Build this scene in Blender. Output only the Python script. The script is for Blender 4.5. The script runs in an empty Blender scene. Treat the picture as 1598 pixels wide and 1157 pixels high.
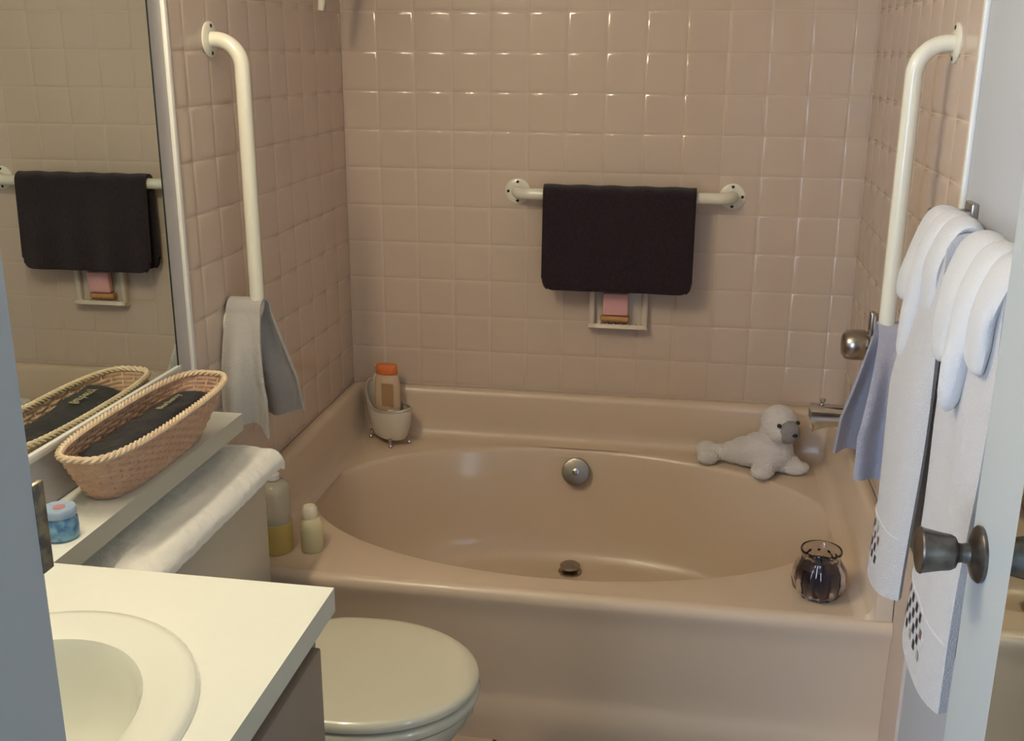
import bpy, bmesh, math, random
from mathutils import Vector, Matrix, noise
random.seed(7)
S = bpy.context.scene
COL = S.collection
# ------------------------------------------------------------------ camera
cam_d = bpy.data.cameras.new('camera'); cam = bpy.data.objects.new('camera', cam_d); COL.objects.link(cam)
cam_d.sensor_fit = 'HORIZONTAL'; cam_d.sensor_width = 36.0; cam_d.lens = 1660.08/1598*36.0
cam_d.clip_start = 0.02
def cam_basis(yaw, pitch, roll):
    fw = Vector((-math.sin(yaw)*math.cos(pitch), math.cos(yaw)*math.cos(pitch), -math.sin(pitch)))
    rt = Vector((math.cos(yaw), math.sin(yaw), 0)); up = rt.cross(fw)
    r2 = rt*math.cos(roll)+up*math.sin(roll); u2 = -rt*math.sin(roll)+up*math.cos(roll)
    return r2, u2, fw
r_, u_, f_ = cam_basis(.1657, .2921, .0054)
M = Matrix(((r_.x, u_.x, -f_.x, .9988), (r_.y, u_.y, -f_.y, -3.0207), (r_.z, u_.z, -f_.z, 1.5157), (0, 0, 0, 1)))
cam.matrix_world = M
S.camera = cam
# ------------------------------------------------------------------ world, exposure
w = bpy.data.worlds.new('daylight'); S.world = w; w.use_nodes = True
bg = w.node_tree.nodes['Background']; bg.inputs[0].default_value = (.62, .76, 1.0, 1); bg.inputs[1].default_value = .45
S.view_settings.view_transform = 'Standard'; S.view_settings.look = 'None'; S.view_settings.gamma = 1
S.view_settings.use_curve_mapping = False; S.view_settings.exposure = 0.13
BULB = 84.0                      # radiance of the vanity globes
BULB_COL = (1.0, .855, .63)
# added, unseen cool fill light behind the camera, aimed through the doorway
wl_d = bpy.data.lights.new('added_cool_fill', 'AREA'); wl_d.shape = 'RECTANGLE'; wl_d.size = 1.25; wl_d.size_y = 1.9
wl_d.energy = 110; wl_d.color = (.58, .74, 1.0)
wl_o = bpy.data.objects.new('added_cool_fill', wl_d); COL.objects.link(wl_o); wl_o.location = (-.50, -5.0, 1.70)
wl_o.rotation_euler = (Vector((1.40, -1.1, 1.1))-Vector(wl_o.location)).to_track_quat('-Z', 'Y').to_euler()
W = 1.455                        # alcove width; left wall X=0, back wall Y=0, floor Z=0
YF = -2.40                       # inner face of the wall with the doorway
ZC = 2.40
# ------------------------------------------------------------------ materials
def mat(name, col, rough=.5, metal=0., spec=.5, bump=None, vary=None, trans=0., ior=1.45, coat=0., sheen=0., emit=None, sss=0.):
    m = bpy.data.materials.new(name); m.use_nodes = True
    nt = m.node_tree; b = nt.nodes['Principled BSDF']
    b.inputs['Base Color'].default_value = (*col, 1); b.inputs['Roughness'].default_value = rough
    b.inputs['Metallic'].default_value = metal; b.inputs['Specular IOR Level'].default_value = spec
    b.inputs['Transmission Weight'].default_value = trans; b.inputs['IOR'].default_value = ior
    b.inputs['Coat Weight'].default_value = coat; b.inputs['Coat Roughness'].default_value = .08
    b.inputs['Sheen Weight'].default_value = sheen
    if sss: b.inputs['Subsurface Weight'].default_value = sss; b.inputs['Subsurface Scale'].default_value = .02
    if emit: b.inputs['Emission Color'].default_value = (*emit[0], 1); b.inputs['Emission Strength'].default_value = emit[1]
    tc = None
    if vary or bump:
        tc = nt.nodes.new('ShaderNodeTexCoord')
    if vary:      # (scale, amount, second colour)
        n = nt.nodes.new('ShaderNodeTexNoise'); n.inputs['Scale'].default_value = vary[0]; n.inputs['Detail'].default_value = 4
        nt.links.new(tc.outputs['Object'], n.inputs['Vector'])
        r = nt.nodes.new('ShaderNodeValToRGB'); r.color_ramp.elements[0].position = .5-vary[1]; r.color_ramp.elements[1].position = .5+vary[1]
        r.color_ramp.elements[0].color = (*col, 1); r.color_ramp.elements[1].color = (*vary[2], 1)
        nt.links.new(n.outputs['Fac'], r.inputs['Fac']); nt.links.new(r.outputs['Color'], b.inputs['Base Color'])
    if bump:      # (scale, strength, distance)
        n2 = nt.nodes.new('ShaderNodeTexNoise'); n2.inputs['Scale'].default_value = bump[0]; n2.inputs['Detail'].default_value = 3
        nt.links.new(tc.outputs['Object'], n2.inputs['Vector'])
        bp = nt.nodes.new('ShaderNodeBump'); bp.inputs['Strength'].default_value = bump[1]; bp.inputs['Distance'].default_value = bump[2]
        nt.links.new(n2.outputs['Fac'], bp.inputs['Height']); nt.links.new(bp.outputs['Normal'], b.inputs['Normal'])
    return m
T = {}
T['tile'] = mat('glazed_tile', (.585, .468, .375), .12, spec=.5, vary=(1.7, .25, (.605, .485, .39)), bump=(9, .06, .01))
T['grout'] = mat('grout', (.62, .50, .41), .9, bump=(300, .3, .001))
T['paint'] = mat('wall_paint', (.56, .53, .50), .7, bump=(180, .12, .002))
T['blue_lit_paint'] = mat('wall_paint_blue_lit', (.50, .52, .56), .65, bump=(180, .12, .002))  # right wall's paint, with the bluish light there put into its colour
T['ceiling'] = mat('ceiling_paint', (.72, .70, .66), .85, bump=(90, .3, .004))
T['jamb'] = mat('jamb_paint', (.42, .45, .455), .45, bump=(60, .08, .002))
T['trim'] = mat('white_trim', (.78, .76, .70), .35)
T['tub'] = mat('almond_acrylic', (.61, .482, .352), .30, spec=.5, coat=.08, vary=(2.2, .3, (.635, .495, .365)))
T['dish'] = mat('almond_ceramic', (.70, .60, .49), .2, coat=.4)
T['plate'] = mat('dull_bronze_chrome', (.34, .29, .23), .3, metal=1.)
T['enamel'] = mat('cream_enamel', (.78, .75, .62), .25, coat=.3)
T['porcelain'] = mat('bone_porcelain', (.60, .57, .44), .18, coat=.5)
T['tankp'] = mat('tank_porcelain', (.54, .50, .40), .3, coat=.2)
T['sink'] = mat('sink_porcelain', (.80, .80, .70), .15, coat=.5)
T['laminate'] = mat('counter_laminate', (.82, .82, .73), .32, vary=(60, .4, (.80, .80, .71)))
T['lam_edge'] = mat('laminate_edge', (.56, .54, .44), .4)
T['cabinet'] = mat('cabinet_brown', (.23, .185, .14), .5, vary=(9, .3, (.27, .21, .16)))
T['mirror'] = mat('mirror_glass', (.86, .94, .90), .0, metal=1.)
T['mirror_edge'] = mat('mirror_edge', (.02, .03, .025), .2)
T['chrome'] = mat('chrome', (.62, .60, .58), .12, metal=1.)
T['dull_chrome'] = mat('worn_chrome', (.42, .38, .34), .28, metal=1., bump=(60, .1, .001))
T['bronze'] = mat('aged_bronze', (.09, .08, .072), .3, metal=.9, vary=(45, .2, (.19, .175, .155)))
T['brass'] = mat('tarnished_brass', (.14, .13, .11), .4, metal=.8, vary=(90, .1, (.32, .28, .18)))
T['mat'] = mat('dark_terry', (.034, .020, .022), .95, spec=.1, sheen=.2, bump=(420, 1., .004), vary=(160, .2, (.018, .013, .022)))
T['white_terry'] = mat('white_terry', (.55, .525, .51), .95, spec=.1, sheen=.3, bump=(380, .8, .003))
T['white_hand'] = mat('white_velour', (.60, .59, .585), .95, spec=.1, sheen=.3, bump=(420, .5, .002))
T['grey_terry'] = mat('grey_terry', (.46, .44, .41), .95, spec=.1, sheen=.3, bump=(420, .9, .003))
T['blue_terry'] = mat('lavender_terry', (.40, .39, .45), .95, spec=.1, sheen=.3, bump=(420, .9, .003))
T['sq_dark'] = mat('woven_dark', (.05, .035, .03), .95); T['sq_brown'] = mat('woven_brown', (.26, .13, .10), .95); T['sq_olive'] = mat('woven_tan', (.42, .38, .30), .95)
T['plush'] = mat('plush_white', (.88, .86, .78), .98, spec=.05, sheen=.5, bump=(240, .5, .003))
T['seal'] = mat('seal_plush', (.80, .74, .69), .98, spec=.05, sheen=.4, bump=(260, 1., .006))
T['muzzle'] = mat('grey_plush', (.30, .28, .27), .98, spec=.05, bump=(260, .8, .003))
T['black'] = mat('black_plastic', (.012, .011, .011), .25)
T['wicker'] = mat('wicker', (.55, .33, .22), .55, vary=(38, .25, (.66, .45, .30)))
T['wicker_rim'] = mat('wicker_rim', (.72, .58, .40), .5, vary=(40, .25, (.60, .44, .29)))
T['pouch'] = mat('black_satin', (.022, .022, .025), .42, bump=(40, .6, .006))
T['gold'] = mat('gold_thread', (.42, .36, .20), .5)
T['blue_tin'] = mat('blue_printed', (.06, .16, .34), .35, vary=(70, .12, (.20, .40, .55)))
T['blue_lid'] = mat('blue_lid', (.28, .38, .55), .3, vary=(60, .2, (.40, .50, .62)))
T['lid_pic'] = mat('lid_flower', (.50, .22, .22), .4)
T['clear'] = mat('clear_plastic', (.80, .74, .58), .12, trans=.55, sss=0)
T['soap_liq'] = mat('yellow_soap', (.58, .43, .13), .25, trans=.15)
T['lotion'] = mat('pale_yellow_plastic', (.66, .60, .36), .35)
T['lotion_cap'] = mat('pale_cap', (.72, .64, .48), .35)
T['orange'] = mat('orange_cap', (.72, .19, .05), .35)
T['white_plastic'] = mat('white_plastic', (.72, .70, .64), .35)
T['shampoo'] = mat('shampoo_body', (.68, .50, .34), .3, trans=.1)
T['label'] = mat('bottle_label', (.42, .25, .12), .5)
T['silver'] = mat('silver_paint', (.62, .58, .50), .3, metal=.6)
T['caddy'] = mat('caddy_white', (.70, .63, .52), .3)
T['pink'] = mat('pink_soap', (.78, .42, .42), .45)
T['wood'] = mat('soap_saver', (.55, .28, .11), .6, bump=(120, .4, .002))
T['glass'] = mat('jar_glass', (.80, .76, .78), .03, trans=1., ior=1.46)
T['wax'] = mat('dark_wax', (.016, .012, .020), .35, vary=(30, .2, (.05, .015, .02)))
T['door'] = mat('door_paint', (.50, .55, .57), .4, bump=(40, .06, .002))
T['floor'] = mat('floor_tile', (.52, .40, .29), .4, vary=(12, .3, (.58, .45, .33)))
T['floor_grout'] = mat('floor_grout', (.16, .13, .10), .9)
T['rug'] = mat('dark_rug', (.03, .028, .03), .98, bump=(300, 1., .006))
T['bulb'] = mat('lit_globe', (1, 1, 1), .4, emit=(BULB_COL, BULB))
T['text_dark'] = mat('label_print', (.30, .16, .09), .5)
# ------------------------------------------------------------------ helpers
def link(o, parent=None):
    COL.objects.link(o)
    if parent: o.parent = parent
    return o
def thing(name, loc, label, cat, group=None):
    o = bpy.data.objects.new(name, None); o.location = loc; o.empty_display_size = .05; COL.objects.link(o)
    o['label'] = label; o['category'] = cat
    if group: o['group'] = group
    return o
def wloc(o):
    v = Vector((0, 0, 0))
    while o: v += Vector(o.location); o = o.parent
    return v
def obj(name, bm, m, parent=None, smooth=True, label=None, origin=None):
    """bmesh in world coordinates -> one mesh object (child coordinates relative to its parent)"""
    me = bpy.data.meshes.new(name)
    base = wloc(parent) if parent else Vector((0, 0, 0))
    if origin is None:
        loc = Vector((0, 0, 0))
    else: loc = Vector(origin)-base
    bmesh.ops.translate(bm, verts=bm.verts, vec=-(base+loc))
    bmesh.ops.recalc_face_normals(bm, faces=bm.faces)
    bm.to_mesh(me); bm.free()
    if smooth: me.polygons.foreach_set('use_smooth', [True]*len(me.polygons))
    for k in (m if isinstance(m, (list, tuple)) else [m]): me.materials.append(k)
    o = bpy.data.objects.new(name, me); o.location = loc; link(o, parent)
    if smooth:
        try: me.set_sharp_from_angle(angle=math.radians(42))
        except Exception: pass
    if label: o['label'] = label
    return o
def tag(o, label, cat, group=None):
    o['label'] = label; o['category'] = cat
    if group: o['group'] = group
    return o
def struct(o): o['kind'] = 'structure'; return o
def box(bm, x0, x1, y0, y1, z0, z1, bev=0, seg=2):
    r = bmesh.ops.create_cube(bm, size=1)
    vs = r['verts']
    for v in vs:
        v.co = Vector((x0+(v.co.x+.5)*(x1-x0), y0+(v.co.y+.5)*(y1-y0), z0+(v.co.z+.5)*(z1-z0)))
    if bev:
        es = {e for v in vs for e in v.link_edges}
        bmesh.ops.bevel(bm, geom=list(es), offset=bev, segments=seg, affect='EDGES', profile=.5)
    return bm
def B(): return bmesh.new()
def loft(bm, rings, closed=True, cap0=True, cap1=True):
    vr = [[bm.verts.new(p) for p in ring] for ring in rings]
    n = len(vr[0])
    for a, b in zip(vr[:-1], vr[1:]):
        for i in range(n if closed else n-1):
            j = (i+1) % n
            bm.faces.new((a[i], a[j], b[j], b[i]))
    if cap0: bm.faces.new(list(reversed(vr[0])))
    if cap1: bm.faces.new(vr[-1])
    return vr
def lathe(bm, prof, c, axis='Z', n=32, rib=0, ribn=12, cap0=True, cap1=True, sx=1., sy=1., rot=0):
    rings = []
    for r, h in prof:
        ring = []
        for i in range(n):
            a = 2*math.pi*i/n
            q = r*(1+rib*math.cos(ribn*a)); x = q*math.cos(a)*sx; y = q*math.sin(a)*sy
            x, y = x*math.cos(rot)-y*math.sin(rot), x*math.sin(rot)+y*math.cos(rot)
            p = {'Z': (x, y, h), 'X': (h, x, y), 'Y': (x, h, y)}[axis]
            ring.append(Vector(c)+Vector(p))
        rings.append(ring)
    return loft(bm, rings, True, cap0, cap1)
def tube(bm, pts, rad, n=10, caps=True):
    pts = [Vector(p) for p in pts]; m = len(pts)
    tang = [(pts[min(i+1, m-1)]-pts[max(i-1, 0)]).normalized() for i in range(m)]
    up = Vector((0, 0, 1)) if abs(tang[0].z) < .9 else Vector((1, 0, 0))
    nrm = (up-tang[0]*up.dot(tang[0])).normalized(); rings = []
    for i in range(m):
        nrm = (nrm-tang[i]*nrm.dot(tang[i])).normalized(); bn = tang[i].cross(nrm)
        r = rad[i] if isinstance(rad, (list, tuple)) else rad
        rings.append([pts[i]+(nrm*math.cos(2*math.pi*k/n)+bn*math.sin(2*math.pi*k/n))*r for k in range(n)])
    return loft(bm, rings, True, caps, caps)
def sheet(bm, fn, nu, nv, th):
    """thick sheet around the surface fn(u, v)"""
    P = [[Vector(fn(i/nu, j/nv)) for j in range(nv+1)] for i in range(nu+1)]
    N = []
    for i in range(nu+1):
        row = []
        for j in range(nv+1):
            du = P[min(i+1, nu)][j]-P[max(i-1, 0)][j]; dv = P[i][min(j+1, nv)]-P[i][max(j-1, 0)]
            q = du.cross(dv); row.append(q.normalized() if q.length > 1e-12 else Vector((0, 0, 1)))
        N.append(row)
    A = [[bm.verts.new(P[i][j]+N[i][j]*th/2) for j in range(nv+1)] for i in range(nu+1)]
    Bk = [[bm.verts.new(P[i][j]-N[i][j]*th/2) for j in range(nv+1)] for i in range(nu+1)]
    for i in range(nu):
        for j in range(nv):
            bm.faces.new((A[i][j], A[i+1][j], A[i+1][j+1], A[i][j+1]))
            bm.faces.new((Bk[i][j], Bk[i][j+1], Bk[i+1][j+1], Bk[i+1][j]))
    for i in range(nu):
        bm.faces.new((A[i][0], Bk[i][0], Bk[i+1][0], A[i+1][0])); bm.faces.new((A[i][nv], A[i+1][nv], Bk[i+1][nv], Bk[i][nv]))
    for j in range(nv):
        bm.faces.new((A[0][j], A[0][j+1], Bk[0][j+1], Bk[0][j])); bm.faces.new((A[nu][j], Bk[nu][j], Bk[nu][j+1], A[nu][j+1]))
def interp(t, pts):
    if t <= pts[0][0]: return pts[0][1]
    for (a, x), (b, y) in zip(pts[:-1], pts[1:]):
        if t <= b:
            s = (t-a)/(b-a); s = s*s*(3-2*s); return x+(y-x)*s
    return pts[-1][1]
def arc(c, r, a0, a1, n, plane):
    out = []
    for i in range(n+1):
        a = a0+(a1-a0)*i/n; u, v = r*math.cos(a), r*math.sin(a)
        out.append(Vector(c)+Vector({'XZ': (u, 0, v), 'XY': (u, v, 0), 'YZ': (0, u, v)}[plane]))
    return out
# ------------------------------------------------------------------ the room
def wall(name, x0, x1, y0, y1, z0, z1, m):
    bm = B(); box(bm, x0, x1, y0, y1, z0, z1); return struct(obj(name, bm, m, None, False))
TT = .008                                   # tile thickness: painted plaster lies this far behind the tile faces
floor = wall('floor', -.1, W+.1, YF-.12, .1, -.1, -.004, T['floor_grout'])
ceil = wall('ceiling', -.1, W+.1, YF-.12, .1, ZC, ZC+.1, T['ceiling'])
wb = wall('wall_back', -.1, W+.1, .0017, .1, 0, ZC, T['grout'])
wl = wall('wall_left', -.1, -TT, YF, .0017, 0, ZC, T['paint'])
wr = wall('wall_right', W+TT, W+.1, YF, .0017, 0, ZC, T['blue_lit_paint'])
JX = .557                                   # left jamb of the doorway
bm = B(); box(bm, -.9, JX, YF-.12, YF, 0, ZC); box(bm, 1.372, 2.4, YF-.12, YF, 0, ZC); box(bm, JX, 1.372, YF-.12, YF, 2.05, ZC)
wf = struct(obj('wall_front', bm, T['jamb'], None, False))
# grout beds for the two side walls
bm = B(); box(bm, -TT, -.0017, -1.044, 0, .0, 1.62+3*.108); gl = obj('grout_bed', bm, T['grout'], wl, False)
bm = B(); box(bm, W+.0017, W+TT, -1.086, 0, .0, 1.62+3*.108); gr = obj('grout_bed', bm, T['grout'], wr, False)
P_ = .108
def tile_mesh(w_, h_):
    g = .0011; e = .0035; bm = B()
    x0, x1, z0, z1 = -w_/2+g, w_/2-g, -h_/2+g, h_/2-g
    rings = []
    for ins, d in ((0, .0065), (0, .0018), (.0006, .0015), (.0045, .00045), (.0085, .00010), (.013, 0)):
        rings.append([(x0+ins, d, z0+ins), (x1-ins, d, z0+ins), (x1-ins, d, z1-ins), (x0+ins, d, z1-ins)])
    vr = [[bm.verts.new(p) for p in r] for r in rings]
    for a, b in zip(vr[:-1], vr[1:]):
        for i in range(4): bm.faces.new((a[i], a[(i+1) % 4], b[(i+1) % 4], b[i]))
    bm.faces.new(vr[-1])
    bmesh.ops.recalc_face_normals(bm, faces=bm.faces)
    me = bpy.data.meshes.new('tile'); bm.to_mesh(me); bm.free(); me.materials.append(T['tile'])
    me.polygons.foreach_set('use_smooth', [True]*len(me.polygons))
    return me
cache = {}
def tiles(wallo, cuts, kind):
    rows = [1.62-P_*k for k in range(-3, 11)]         # joint heights, lowest 0.54
    for a, b in zip(cuts[:-1], cuts[1:]):
        for z1, z0 in zip(rows[:-1], rows[1:]):
            key = (round(b-a, 4), round(z1-z0, 4))
            if key not in cache: cache[key] = tile_mesh(*key)
            o = bpy.data.objects.new('tile', cache[key]); COL.objects.link(o); o.parent = wallo
            t = (a+b)/2; z = (z0+z1)/2; j = lambda s: random.uniform(-s, s)
            if kind == 'b': o.location = (t, 0, z); o.rotation_euler = (j(.0016), 0, j(.0016))
            elif kind == 'l': o.location = (0, -t, z); o.rotation_euler = (j(.0016), 0, math.pi/2+j(.0016))
            else: o.location = (W, -t, z); o.rotation_euler = (j(.0016), 0, -math.pi/2+j(.0016))
tiles(wb, [0., .102]+[.21+P_*i for i in range(12)]+[W], 'b')
tiles(wl, [P_*i for i in range(10)]+[1.03], 'l')
tiles(wr, [P_*i for i in range(10)]+[1.072], 'r')
# rounded edge trims at the ends of the tiling
bm = B(); box(bm, -TT, .0015, -1.046, -1.032, .40, 1.944, .003, 2); struct(obj('trim_1', bm, T['trim']))
bm = B(); box(bm, W-.0015, W+TT, -1.088, -1.0745, .40, 1.944, .003, 2); struct(obj('trim_2', bm, T['trim']))
# floor tiles
c2 = {}
fx = [.02, .206, .412, .618, .824, 1.03, 1.236, W-.005]; fy = [-.93, -1.07, -1.276, -1.482, -1.688, -1.894, -2.1, -2.306, -2.39]
for i in range(len(fx)-1):
    for k in range(len(fy)-1):
        key = (round(fx[i+1]-fx[i], 3), round(fy[k]-fy[k+1], 3))
        if key not in c2:
            bm = B(); box(bm, -key[0]/2+.004, key[0]/2-.004, -key[1]/2+.004, key[1]/2-.004, -.004, 0, .0015, 1)
            me = bpy.data.meshes.new('floor_tile'); bm.to_mesh(me); bm.free(); me.materials.append(T['floor']); c2[key] = me
        o = bpy.data.objects.new('floor_tile', c2[key]); o.location = ((fx[i]+fx[i+1])/2, (fy[k]+fy[k+1])/2, 0); link(o, floor)
# ------------------------------------------------------------------ vanity light (above the mirror, out of frame)
vl = thing('vanity_light', (0, -1.79, 2.02), 'strip of lit round globes on the wall above the mirror', 'wall light')
bm = B(); box(bm, -TT, .035, -2.10, -1.48, 1.97, 2.07, .006); obj('backplate', bm, T['chrome'], vl)
for y in (-1.56, -1.715, -1.87, -2.025):
    bm = B(); lathe(bm, [(.022, .035), (.024, .05), (.02, .062)], (0, y, 2.02), 'X', 20); s_ = obj('socket', bm, T['white_plastic'], vl)
    bm = B(); bmesh.ops.create_icosphere(bm, subdivisions=2, radius=.047, matrix=Matrix.Translation((.104, y, 2.02))); obj('globe_bulb', bm, T['bulb'], vl)
# ------------------------------------------------------------------ bathtub
DZ = .385
tub = thing('bathtub', (.722, -.478, 0), 'almond built-in bathtub with oval basin and raised back ledge', 'bathtub')
cx, cy, ea, eb = .722, -.478, .672, .408
bm = B(); N = 144
angs = [2*math.pi*i/N for i in range(N)]
x0, x1, y0, y1 = .02, W-.02, -.945, -.02
rect = []
for a in angs:
    dx, dy = math.cos(a)*ea, math.sin(a)*eb
    t = min(((x1-cx) if dx > 0 else (x0-cx))/dx if abs(dx) > 1e-9 else 9e9, ((y1-cy) if dy > 0 else (y0-cy))/dy if abs(dy) > 1e-9 else 9e9)
    rect.append(Vector((cx+dx*t, cy+dy*t, DZ)))
for c in ((x0, y0), (x1, y0), (x0, y1), (x1, y1)):
    k = min(range(N), key=lambda i: (rect[i].x-c[0])**2+(rect[i].y-c[1])**2); rect[k] = Vector((c[0], c[1], DZ))
rings = [rect]
for sx, sy, z, oy in ((1.012, 1.016, DZ, 0), (1.004, 1.006, DZ-.001, 0), (.997, .996, DZ-.005, 0), (.991, .986, DZ-.013, 0), (.985, .974, DZ-.03, 0),
                      (.965, .935, .30, 0), (.945, .89, .22, .0), (.92, .83, .14, 0), (.895, .785, .095, 0), (.86, .745, .072, 0), (.80, .70, .060, 0), (.70, .60, .057, 0), (.45, .38, .054, 0), (.15, .13, .052, 0)):
    rings.append([Vector((cx+math.cos(a)*ea*sx, cy+math.sin(a)*eb*sy+oy, z)) for a in angs])
loft(bm, rings, True, False, True)
obj('tub_shell', bm, T['tub'], tub)
prof = [(-.94, DZ), (-.952, DZ-.0012), (-.960, DZ-.006), (-.965, DZ-.014), (-.966, DZ-.028), (-.960, DZ-.045), (-.955, .30), (-.950, .17), (-.948, .125), (-.952, .10), (-.958, .085), (-.960, .04), (-.960, 0.0), (-.93, 0.0)]
bm = B(); nx = 2
cols = [[bm.verts.new((x, y, z)) for y, z in prof] for x in (-.0012, W+.0012)]
for k in range(len(prof)-1): bm.faces.new((cols[0][k], cols[1][k], cols[1][k+1], cols[0][k+1]))
obj('apron', bm, T['tub'], tub)
bm = B(); lp = [(.0005, .532), (.004, .536), (.016, .538), (.025, .536), (.031, .529), (.034, .515), (.0365, .44), (.039, .41), (.045, .396), (.056, .3885), (.075, .3855)]
rows = []
for d, z in lp:
    rows.append([bm.verts.new(p) for p in ((d, -.945, z), (d, -d-.02, z), (d+.006, -d-.006, z), (d+.02, -d, z), (W-d-.02, -d, z), (W-d-.006, -d-.006, z), (W-d, -d-.02, z), (W-d, -.945, z))])
for a, b in zip(rows[:-1], rows[1:]):
    for i in range(7): bm.faces.new((a[i], a[i+1], b[i+1], b[i]))
for i, sx in ((0, 0.), (7, W)):       # closed, sloping front ends of the ledge
    e = [r[i] for r in rows]; t_ = [bm.verts.new((v.co.x, -.954, DZ-.0015+.004*(v.co.z-DZ))) for v in e]
    for a in range(len(e)-1): bm.faces.new((e[a], e[a+1], t_[a+1], t_[a]))
obj('splash_ledge', bm, T['tub'], tub)
# overflow plate on the sloping back of the basin
oc = Vector((.705, -.112, .328)); on = Vector((0, -.94, .34)).normalized()
def disc_obj(name, prof_, c, nrm, m, parent, n=40):
    bm = B(); lathe(bm, prof_, (0, 0, 0), 'Z', n)
    q = Vector((0, 0, 1)).rotation_difference(nrm).to_matrix().to_4x4()
    bmesh.ops.transform(bm, matrix=Matrix.Translation(c) @ q, verts=bm.verts)
    return obj(name, bm, m, parent)
ov = disc_obj('overflow_plate', [(.041, -.012), (.041, .004), (.039, .007), (.030, .0085), (.001, .0085)], oc, on, T['plate'], tub)
disc_obj('plate_screw', [(.010, .007), (.010, .0105), (.004, .0115), (.003, .0095), (.0005, .0095)], oc, on, T['chrome'], ov, 20)
ds = disc_obj('drain_stopper', [(.034, -.008), (.035, .001), (.026, .004), (.014, .006), (.014, .012), (.029, .014), (.030, .019), (.024, .024), (.001, .026)], Vector((.706, -.222, .0595)), Vector((0, 0, 1)), T['dull_chrome'], tub, 36)
# ------------------------------------------------------------------ toilet
to = thing('toilet', (.33, -1.325, 0), 'bone coloured toilet with closed rounded lid beside the bathtub', 'toilet')
TY = -1.325
def lid_ring(z, ins=0, n=56, xr=.235, xf=.655, b=.184):
    out = []; xc = .43
    for i in range(n):
        a = 2*math.pi*i/n; c, s = math.cos(a), math.sin(a)
        if c >= 0: out.append(Vector((xc+(xf-xc-ins)*c, TY+(b-ins)*s, z)))
        else:
            e = 2/3.2; out.append(Vector((xc-(xc-xr-ins)*abs(c)**e, TY+(b-ins)*math.copysign(abs(s)**(2/2.3), s), z)))
    return out
bm = B(); loft(bm, [lid_ring(.378, .006), lid_ring(.380, .001), lid_ring(.388, 0), lid_ring(.395, .003), lid_ring(.399, .010), lid_ring(.401, .022), lid_ring(.402, .06)])
obj('lid', bm, T['porcelain'], to)
bm = B(); loft(bm, [lid_ring(.352, .006), lid_ring(.354, .001), lid_ring(.364, -.001), lid_ring(.371, .003), lid_ring(.374, .012)]); obj('seat', bm, T['porcelain'], to)
bm = B()
def bowl_ring(z, xr, xf, b):
    return lid_ring(z, 0, 56, xr, xf, b)
loft(bm, [bowl_ring(.0, .19, .53, .115), bowl_ring(.012, .185, .535, .118), bowl_ring(.05, .19, .52, .108), bowl_ring(.15, .19, .52, .108), bowl_ring(.23, .20, .57, .135), bowl_ring(.29, .20, .62, .165), bowl_ring(.325, .195, .645, .178), bowl_ring(.347, .19, .648, .180), bowl_ring(.350, .20, .64, .174)])
obj('bowl', bm, T['porcelain'], to)
bm = B(); box(bm, .008, .150, -1.555, -1.058, .345, .671, .018, 3); box(bm, .03, .22, -1.45, -1.2, .30, .349, .012, 2); tk = obj('tank', bm, T['tankp'], to)
bm = B(); box(bm, .004, .160, -1.565, -1.046, .671, .698, .008, 2); obj('tank_lid', bm, T['tankp'], to)
bm = B(); lathe(bm, [(.013, .149), (.014, .156), (.008, .160), (.008, .172)], (0, -1.50, .615), 'X', 18)
tube(bm, [(.170, -1.505, .615), (.172, -1.48, .613), (.173, -1.45, .607), (.172, -1.425, .60)], [.007, .007, .0065, .006], 10); obj('flush_handle', bm, T['dull_chrome'], to)
for yy in (-1.255, -1.395):
    bm = B(); box(bm, .205, .245, yy-.018, yy+.018, .352, .392, .006, 2); obj('hinge', bm, T['porcelain'], to)
# plush cover lying on the tank lid
bm = B()
def cov(u, v):
    # v runs from the wall side over the top and down the front; u along the tank
    y = -1.036-.570*u
    s = v
    end = min(u, 1-u); dz = -.012*math.exp(-(end/.02)**1.2)
    if s < .72:
        x = .006+.152*(s/.72); z = .710+.004*math.sin(math.pi*s/.72)
    else:
        a = (s-.72)/.28; x = .158+.014*math.sin(min(1, a*1.6)*math.pi/2); z = .710-.034*a
    nz = noise.noise(Vector((x*60, y*60, z*60)))*.0022+noise.noise(Vector((x*18, y*18, 0)))*.0025
    return (x+nz, y, z+dz+nz)
sheet(bm, cov, 150, 60, .016)
tc_ = obj('tank_lid_cover', bm, T['plush'], None, True, origin=(.09, -1.31, .699)); tag(tc_, 'fluffy white plush cover lying over the toilet tank lid', 'lid cover')
# ------------------------------------------------------------------ vanity
va = thing('vanity_cabinet', (.27, -2.08, 0), 'brown bathroom vanity cabinet under the cream countertop', 'cabinet')
bm = B(); box(bm, .0, .515, -1.793, -1.775, .09, .762); box(bm, .0, .515, YF+.004, YF+.022, .09, .762); box(bm, .0, .012, YF+.02, -1.79, .09, .762)
box(bm, .497, .515, YF+.02, -1.79, .09, .762); box(bm, .0, .515, YF+.02, -1.79, .09, .108); box(bm, .0, .46, YF+.004, -1.79, 0, .09); obj('body', bm, T['cabinet'], va, False)
for k in range(2):
    ya = -1.80-.29*k; bm = B(); box(bm, .515, .533, ya-.275, ya, .13, .735, .004, 2); d_ = obj('door', bm, T['cabinet'], va)
    bm = B(); lathe(bm, [(.006, .533), (.006, .545), (.014, .552), (.012, .562), (.001, .565)], (0, ya-.25 if k == 0 else ya-.03, .66), 'X', 18); obj('knob', bm, T['brass'], d_)
CZ = .80; CT = .036; SX, SY = .275, -2.125
bm = B()
outer = [(-.006, YF+.003), (.538, YF+.003), (.538, -1.752), (.113, -1.752), (.113, -1.076), (-.006, -1.076)]
hole = [(SX+.185*math.cos(2*math.pi*i/48), SY+.222*math.sin(2*math.pi*i/48)) for i in range(48)]
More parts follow.
